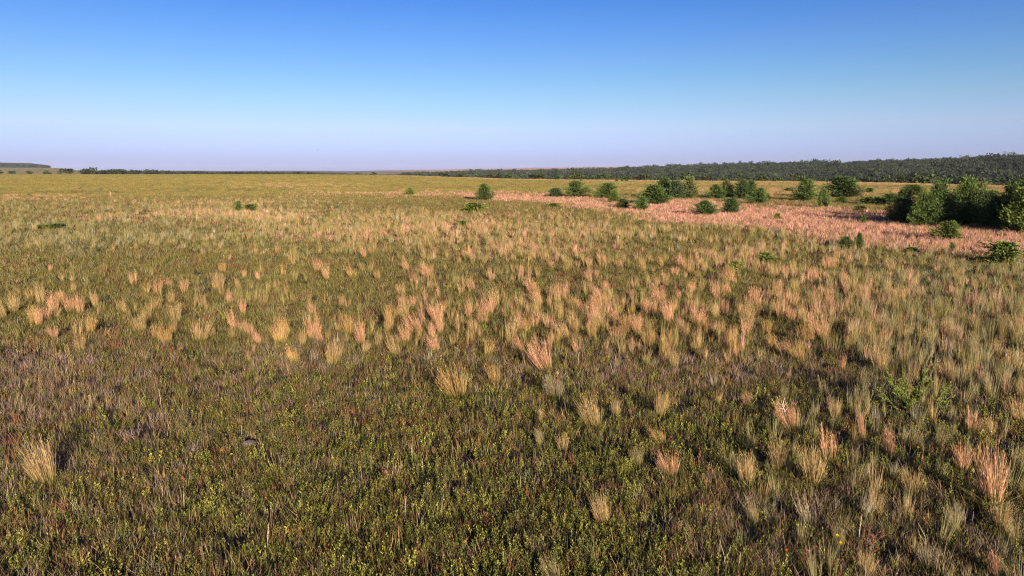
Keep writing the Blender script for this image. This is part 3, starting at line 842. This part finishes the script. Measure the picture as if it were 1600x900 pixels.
for i, (u, h_, w_) in enumerate([(1290, 8, 24), (1322, 9, 26), (1350, 11, 28), (1378, 12, 30), (1402, 13, 28), (1428, 14, 30), (1455, 15, 32), (1482, 13, 30), (1510, 10, 26), (1545, 11, 30), (1580, 15, 36), (1610, 17, 40), (1650, 17, 40)]):
    edge_tree(u, 75 + (i * 31) % 45, h_, w_, 'leafy%d' % (i % 3), 'dgdyoyg'[i % 7], 'full ' + TW['dgdyoyg'[i % 7]] + ' tree in the hedge of woods behind the yellow field', 'full trees behind the yellow field')
for i, (u, h_, w_) in enumerate([(8, 6, 15), (29, 5, 9), (56, 5, 9), (84, 6, 12), (115, 9, 17), (194, 7, 16), (251, 6, 14), (468, 4.5, 11), (562, 3, 9), (585, 4.5, 11), (143, 6, 15), (365, 4, 9)]):
    edge_tree(u, 40 + (i * 17) % 30, h_, w_, 'leafy%d' % (i % 3), 'gdygo'[i % 5], 'small round ' + TW['gdygo'[i % 5]] + ' tree on the skyline edge of the open field', 'skyline trees of the open field')
for i, u in enumerate((963, 972, 979)):
    tree('field_bush', u, 283.4, 3.2, 5, 'low0', 'o', 'tiny brown bush in a row of three before the valley wood', 'shrub', 'row of three tiny field bushes')

# ------------------------------------------------------------------ bunchgrass clumps, one by one
TUSS = []
for i in range(10):
    random.seed(900 + i)
    TUSS.append((tussock(random.randint(150, 340), 700 + i, random.uniform(.06, .135), random.uniform(.15, .33), random.uniform(.0052, .0068), 3, True,
                         (random.gauss(-.06, .08), random.gauss(.02, .05))).mesh('bunchgrass_stems', M_tuss),
                 basal(random.randint(90, 170), 720 + i).mesh('bunchgrass_basal_leaves', M_basal)))
FULL = max(range(10), key=lambda i: len(TUSS[i][0].polygons))
KIND = {
    'p': (np.array((.66, .315, .205)), 'rosy pink bunchgrass clump with a greenish foot'),
    'g': (C['gold'], 'golden straw bunchgrass clump with a greenish foot'),
    's': (C['straw'] * np.array((.95, 1, 1)), 'pale straw coloured bunchgrass clump with a greenish foot'),
    'v': (C['silver'] * .8, 'silvery grey bunchgrass clump in the darker grass'),
    'e': (C['grey'], 'grey green bunchgrass clump in the darker grass'),
}
KGROUP = {'p': 'rosy bunchgrass clumps', 'g': 'golden bunchgrass clumps', 's': 'pale straw bunchgrass clumps', 'v': 'silvery bunchgrass clumps', 'e': 'grey green bunchgrass clumps'}
def clump(u, v, hpx, kind, label=None, wide=1.0, k=None):
    p, dep = ground_at(u, v)
    down = math.atan((v - 450) / FPX) + PITCH
    H = hpx * dep / FPX / max(.6, math.cos(down)) * 1.25
    H = min(H, 1.1)
    root = obj('bunchgrass_clump', None)
    root.location = (p.x, p.y, p.z - .01); root.scale = (H * wide, H * wide, H)
    random.seed(int(u * 13 + v * 7))
    root.rotation_euler = (random.gauss(0, .07), random.gauss(-.03, .09), random.uniform(-.7, .7)); wide *= random.uniform(.75, 1.2); root.scale = (H * wide, H * wide, H)
    q = random.randrange(10); k = q if k is None else k
    st = obj('flowering_stems', TUSS[k][0], root); obj('basal_leaves', TUSS[(k + 1) % 10][1], root)
    c = KIND[kind][0] * random.uniform(.85, 1.15)
    st.color = (*np.clip(c, 0, .9), 1)
    size = 'tall' if H > .66 else ('middling' if H > .5 else 'short')
    return tag(root, label or size + ' ' + KIND[kind][1], 'grass clump', None if label else size + ' ' + KGROUP[kind])
CL = [(22, 493, 36, 's'), (7, 500, 30, 's'), (65, 478, 33, 's'), (57, 510, 34, 'g'), (85, 500, 24, 's'), (152, 483, 30, 's'), (143, 523, 30, 'g'), (127, 553, 37, 's'),
      (267, 450, 18, 'p'), (200, 492, 20, 's'), (222, 523, 36, 's'), (230, 503, 30, 's'), (277, 507, 38, 's'), (245, 533, 28, 'g'), (263, 540, 30, 'g'), (323, 487, 20, 's'),
      (312, 537, 45, 's'), (333, 527, 20, 's'), (343, 457, 32, 's'), (360, 477, 27, 'p'), (380, 493, 27, 'p'), (373, 453, 20, 's'), (405, 538, 22, 'p'), (450, 523, 28, 'g'),
      (463, 567, 32, 'g'), (387, 567, 22, 's'), (490, 493, 22, 'p'), (487, 533, 26, 'p'), (503, 537, 22, 'p'), (521, 572, 44, 's'), (563, 530, 30, 'p'), (570, 553, 22, 's'),
      (590, 543, 26, 's'), (620, 557, 33, 's'), (630, 497, 31, 's'), (653, 523, 38, 'p'), (676, 497, 22, 'p'), (693, 493, 28, 'g'), (733, 500, 32, 'p'), (766, 490, 30, 'p'),
      (773, 603, 40, 'g'), (846, 480, 32, 'p'), (876, 473, 37, 'p'), (866, 523, 20, 's'), (900, 523, 20, 'g'), (916, 497, 27, 'p'), (936, 507, 32, 'p'), (943, 483, 32, 'p'),
      (966, 513, 36, 'p'), (980, 523, 32, 'g'), (1013, 546, 34, 'g'), (1053, 577, 34, 's'), (1033, 480, 36, 'p'), (1043, 510, 36, 'p'), (963, 655, 34, 's'),
      (846, 662, 24, 's'), (845, 700, 30, 'e'), (880, 707, 32, 's'), (1030, 652, 42, 's'), (1033, 697, 30, 'g'), (1046, 745, 42, 'p'), (996, 730, 34, 'e'), (943, 822, 44, 's'),
      (1056, 842, 24, 'g'), (866, 908, 36, 'e'), (1236, 672, 46, 'p'), (1304, 655, 32, 's'), (1296, 722, 58, 'p'), (1269, 762, 62, 's'),
      (1216, 739, 50, 's'), (1166, 762, 54, 's'), (1388, 719, 50, 'p'), (1424, 705, 50, 'e'), (1426, 772, 42, 's'), (1366, 809, 52, 's'), (1414, 815, 38, 's'), (1266, 825, 45, 'v'),
      (1502, 739, 46, 'p'), (1562, 834, 50, 's'), (1519, 679, 42, 'p'), (1546, 684, 36, 's'), (1352, 908, 42, 's'), (1556, 910, 44, 'p'), (1449, 892, 42, 'v'), (1312, 855, 38, 'e'),
      (1466, 702, 40, 'e'), (1166, 639, 27, 'p'), (1210, 552, 32, 'g'), (1248, 565, 32, 'g'), (1126, 529, 32, 's'), (1166, 509, 40, 's'), (1222, 502, 40, 'p'), (1090, 512, 34, 'p'),
      (1176, 542, 22, 's'), (1086, 549, 28, 's'), (1180, 482, 36, 'p'), (1376, 582, 50, 's'), (1316, 582, 32, 'p'), (1590, 740, 44, 'e'), (1585, 850, 46, 'e'), (1490, 830, 40, 'e'),
      (1340, 760, 40, 'e'), (1180, 820, 34, 'e'), (1480, 600, 42, 's'), (1540, 620, 42, 'e'), (1580, 590, 42, 's'), (1520, 560, 38, 'e'), (1590, 660, 44, 's'), (1290, 620, 36, 'e'), (1340, 640, 40, 'e')]
for i, (u, v, h_, k) in enumerate(CL):
    clump(u, v, h_, k)
clump(75, 760, 66, 's', 'big straw coloured bunchgrass clump standing alone beside its long dark shadow', 1.1, FULL)
clump(712, 622, 53, 'g', 'orange gold bunchgrass clump leaning over a dark shadow, low plants around it', 1.1, FULL)
clump(818, 552, 29, 'p', 'short rosy bunchgrass clump leaning away from a taller rosy one', 1.1)
clump(853, 582, 50, 'p', 'tall full rosy bunchgrass clump beside a short leaning one', 1.05, FULL)
clump(866, 622, 37, 'v', 'whitish silver grass tuft standing below two rosy clumps')
clump(929, 670, 47, 's', 'upright orange straw bunchgrass clump with a smaller pale one at its side')
clump(1549, 796, 92, 'p', 'largest reddish pink bunchgrass clump in the dark grass', .72)
clump(1348, 690, 44, 'p', 'narrow pink bunchgrass clump below the open cedar seedling', .55)
rng = np.random.default_rng(91)
left = 300 - len(CL) - 8
cand = 0
while left > 0 and cand < 9000:
    cand += 1
    u, v = rng.uniform(-30, 1630), 395 + 165 * rng.uniform(0, 1) ** .75
    p, dep = ground_at(u, v)
    zz = zones(np.array([p.x]), np.array([p.y]))
    if rng.uniform() > zz['belt'][0] * .9 + .01 or rng.uniform() > .35 + (vnoise(p.x / 2.2, p.y / 2.2, 93) > .42) * .65: continue
    if zz['grey'][0] > .5: k = 'ses'[rng.integers(3)]
    else: k = 'pppgs'[rng.integers(5)]
    H = rng.uniform(.36, .66)
    clump(u, v, H * FPX / dep * .95, k)
    left -= 1

# ------------------------------------------------------------------ small single plants and things
def spike_meshes():
    global rng
    rng = np.random.default_rng(95)
    st = MB(); st.tube([(0, 0, -.02), (.01, 0, .5), (-.005, .01, 1)], [.012, .009, .004], 5)
    hd = MB(); n = 70
    t = rng.uniform(.45, 1, n); a = rng.uniform(0, 6.28, n)
    d = unit(np.stack([np.cos(a), np.sin(a), .8 * np.ones(n)], 1))
    hd.leaves(np.stack([0 * t, 0 * t, t], 1), d, np.full(n, .05) * (1.3 - .6 * t), np.full(n, .03), rng.uniform(0, 1, n), t)
    return st.mesh('stalk', M_drystalk), hd.mesh('seed_head', M_spike)
SPK = spike_meshes()
for u, v, h_ in [(252, 637, 28), (178, 748, 18), (288, 803, 30), (418, 862, 44), (377, 690, 24), (645, 728, 34), (633, 810, 34), (1341, 852, 48), (1360, 634, 26), (1348, 634, 22), (1154, 894, 34), (903, 575, 24)]:
    p, dep = ground_at(u, v)
    H = h_ * dep / FPX * 1.1
    root = obj('dry_flower_stalk', None); root.location = p; root.scale = (H * .9, H * .9, H)
    root.rotation_euler = (.06 * math.sin(u), .1 * math.cos(u * 3), u)
    obj('stalk', SPK[0], root); obj('seed_head', SPK[1], root)
    tag(root, 'pale dry flower stalk standing above the low forbs', 'dry stalk', 'pale dry flower stalks')
def flower_meshes():
    global rng
    rng = np.random.default_rng(97)
    st = MB(); st.tube([(0, 0, -.02), (.02, 0, .14), (0, .01, .26)], [.003, .0025, .002], 4)
    n = 8; a = np.arange(n) * 6.283 / n
    d = unit(np.stack([np.cos(a), np.sin(a), .35 * np.ones(n)], 1))
    pt = MB(); pt.leaves(np.tile((0, .01, .26), (n, 1)), d, np.full(n, .030), np.full(n, .016), rng.uniform(0, 1, n), np.ones(n), side=np.cross(d, (0, 0, 1.)))
    return st.mesh('flower_stem', M_greenstem), pt.mesh('petals', M_petal)
FLW = flower_meshes()
for j, (u, v) in enumerate([(1167, 710), (1184, 720), (1187, 713), (1424, 715), (1408, 710), (1298, 856), (1310, 870), (867, 806), (255, 722), (290, 722), (355, 722), (362, 726), (492, 632), (1500, 772), (1415, 878), (1240, 890), (1590, 742), (715, 872), (268, 655), (1300, 740)]):
    p, dep = ground_at(u, v)
    root = obj('wildflower', None); root.location = p; s = .85 + .15 * math.sin(u); root.scale = (s, s, s); root.rotation_euler = (-.35, .1, u)
    obj('stem', FLW[0], root); q = obj('petals', FLW[1], root)
    org = j in (10, 12, 15, 17)
    q.color = (.75, .22, .03, 1) if org else (.80, .50, .02, 1)
    tag(root, 'small orange wildflower among the dark forbs' if org else 'small yellow wildflower among the dark forbs', 'flower', 'orange wildflowers' if org else 'yellow wildflowers')
def branchy(seed, mat, leaves_mat=None):
    rr = random.Random(seed); b = MB()
    global rng
    rng = np.random.default_rng(seed)
    lf = MB()
    b.tube([(0, 0, -.03), (.02, .01, .25), (-.02, 0, .5)], [.012, .009, .004], 5)
    for k in range(9):
        a = k * 2.4; z0 = .18 + .035 * k
        e = (math.cos(a) * rr.uniform(.12, .24), math.sin(a) * rr.uniform(.08, .2), z0 + rr.uniform(.05, .22))
        b.tube([(0, 0, z0), ((e[0]) * .5, e[1] * .5, (z0 + e[2]) / 2 + .02), e], [.007, .005, .002], 4)
        if leaves_mat:
            n = 14; t = rng.uniform(.2, 1, n)
            p = np.array([0, 0, z0]) + (np.array(e) - np.array([0, 0, z0])) * t[:, None]
            lf.leaves(p, unit(rng.normal(size=(n, 3)) + np.array([0, 0, .5])), rng.uniform(.03, .06, n), np.full(n, .018), rng.uniform(0, 1, n), t)
    return b.mesh('twigs', mat), (lf.mesh('leaves', leaves_mat) if leaves_mat else None)
p, dep = ground_at(1228, 652)
o = obj('dead_twig', branchy(3, M_deadwood)[0]); o.location = (p.x, p.y, p.z); o.rotation_euler = (0, -.35, .3); o.scale = (.6, .6, .5)
tag(o, 'bleached white dead twig sticking up behind a rosy clump', 'twig')
for u, v, s, lb in ((1361, 880, .62, 'reddish branching forb rising from the dark grass'), (1262, 896, .5, 'low red tinged forb near yellow wildflowers'), (98, 812, .42, 'small rusty branching forb below the big lone straw clump')):
    p, dep = ground_at(u, v)
    a, b = branchy(int(u), M_bark, M_redforb)
    root = obj('red_forb', None); root.location = p; root.scale = (s, s, s)
    obj('stems', a, root); obj('leaves', b, root)
    tag(root, lb, 'forb')
def stone(seed):
    import bmesh
    bm = bmesh.new(); bmesh.ops.create_icosphere(bm, subdivisions=3, radius=1)
    for v in bm.verts:
        c = v.co; f = 1 + .35 * (float(vnoise(c.x * 1.6 + seed, c.y * 1.6 + c.z, seed)) - .5) + .12 * (float(vnoise(c.x * 5, c.y * 5 + c.z * 4, seed)) - .5)
        v.co = Vector((c.x * f, c.y * f * .8, max(-.3, c.z * f * .42)))
    me = bpy.data.meshes.new('stone'); bm.to_mesh(me); bm.free(); me.materials.append(M_stone)
    return me
for u, v, s, lb in ((301, 701, .11, 'flat grey field stone lying in low forbs'), (390, 694, .10, 'rounder pinkish field stone beyond the flat grey one')):
    p, dep = ground_at(u, v)
    o = obj('field_stone', stone(u)); o.location = (p.x, p.y, p.z + .012); o.scale = (s, s, s * .95); o.rotation_euler = (.1, .05, u)
    tag(o, lb, 'stone')
p, dep = ground_at(173, 308)
o = obj('dead_shrub', None); o.location = p; o.scale = (.7, .7, .7)
b = MB(); b.tube([(0, 0, -.2), (.01, 0, .6), (.03, 0, 1.15)], [.03, .03, .025], 6); b.tube([(.03, 0, 1.15), (.03, 0, 1.17)], [.025, .001], 6)
obj('stem', b.mesh('dry_stem', M_drystalk), o)
b = MB(); b.tube([(.02, 0, .85), (-.12, .02, 1.05), (-.2, .02, 1.35)], [.03, .02, .008], 5); b.tube([(.02, 0, .7), (.15, .02, .95)], [.025, .006], 5)
obj('branch_stub', b.mesh('stem_stub', M_drystalk), o)
tag(o, 'pale weathered dead stem standing alone in the far golden field', 'dead stem')
# bird in flight above the left skyline
d = ray(496, 234.5); pos = Vector((0, 0, CAM_H)) + d * 230
root = obj('flying_bird', None); root.location = pos; root.rotation_euler = (0, .15, .8)
b = MB(); b.tube([(0, -.30, 0), (0, -.2, .02), (0, 0, 0), (0, .16, .01), (0, .24, .03), (0, .30, .02)], [.02, .05, .075, .05, .04, .008], 8)
obj('body', b.mesh('bird_body', M_feather), root)
for s in (-1, 1):
    b = MB()
    P_ = np.array([(0, .1, .03), (s * .28, .14, .15), (s * .55, .02, .12), (s * .28, -.08, .14), (0, -.12, .02), (s * .26, .03, .17)], float)
    P2 = P_ - np.array([0, 0, .012])
    b.add(np.concatenate([P_, P2]), [[0, 1, 5, 4], [1, 2, 3, 5], [4, 5, 3, 4], [10, 11, 7, 6], [11, 9, 8, 7], [0, 6, 7, 1], [1, 7, 8, 2], [2, 8, 9, 3], [3, 9, 10, 4]][0:2] + [[10, 11, 7, 6], [11, 9, 8, 7], [0, 6, 7, 1], [1, 7, 8, 2], [2, 8, 9, 3], [3, 9, 10, 4], [5, 3, 3 + 6, 4]], np.full((12, 3), .5))
    obj('wing', b.mesh('bird_wing', M_feather), root)
b = MB(); b.add([(-.02, -.28, .01), (.02, -.28, .01), (.07, -.46, .01), (-.07, -.46, .01), (-.02, -.28, 0), (.02, -.28, 0), (.07, -.46, 0), (-.07, -.46, 0)], [[0, 1, 2, 3], [7, 6, 5, 4], [0, 4, 5, 1], [1, 5, 6, 2], [2, 6, 7, 3], [3, 7, 4, 0]], np.full((8, 3), .5))
obj('tail', b.mesh('bird_tail', M_feather), root)
tag(root, 'small dark bird flying low above the left skyline', 'bird')

# ------------------------------------------------------------------ haze
import bmesh
bm = bmesh.new(); bmesh.ops.create_cube(bm, size=1.0)
me = bpy.data.meshes.new('haze'); bm.to_mesh(me); bm.free()
hz = obj('haze', me)
hz.location = (0, 0, -8); hz.scale = (14600, 14600, 124)
m, N, L = new_mat('haze_air')
vol = N.new('ShaderNodeVolumePrincipled')
vol.inputs['Color'].default_value = (.76, .79, .98, 1)
vol.inputs['Density'].default_value = 0.00004
vol.inputs['Anisotropy'].default_value = 0.0
out = N.new('ShaderNodeOutputMaterial'); L.new(vol.outputs[0], out.inputs['Volume'])
me.materials.append(m)
tag(hz, 'thin bluish evening haze over the whole prairie', 'haze', kind='stuff')
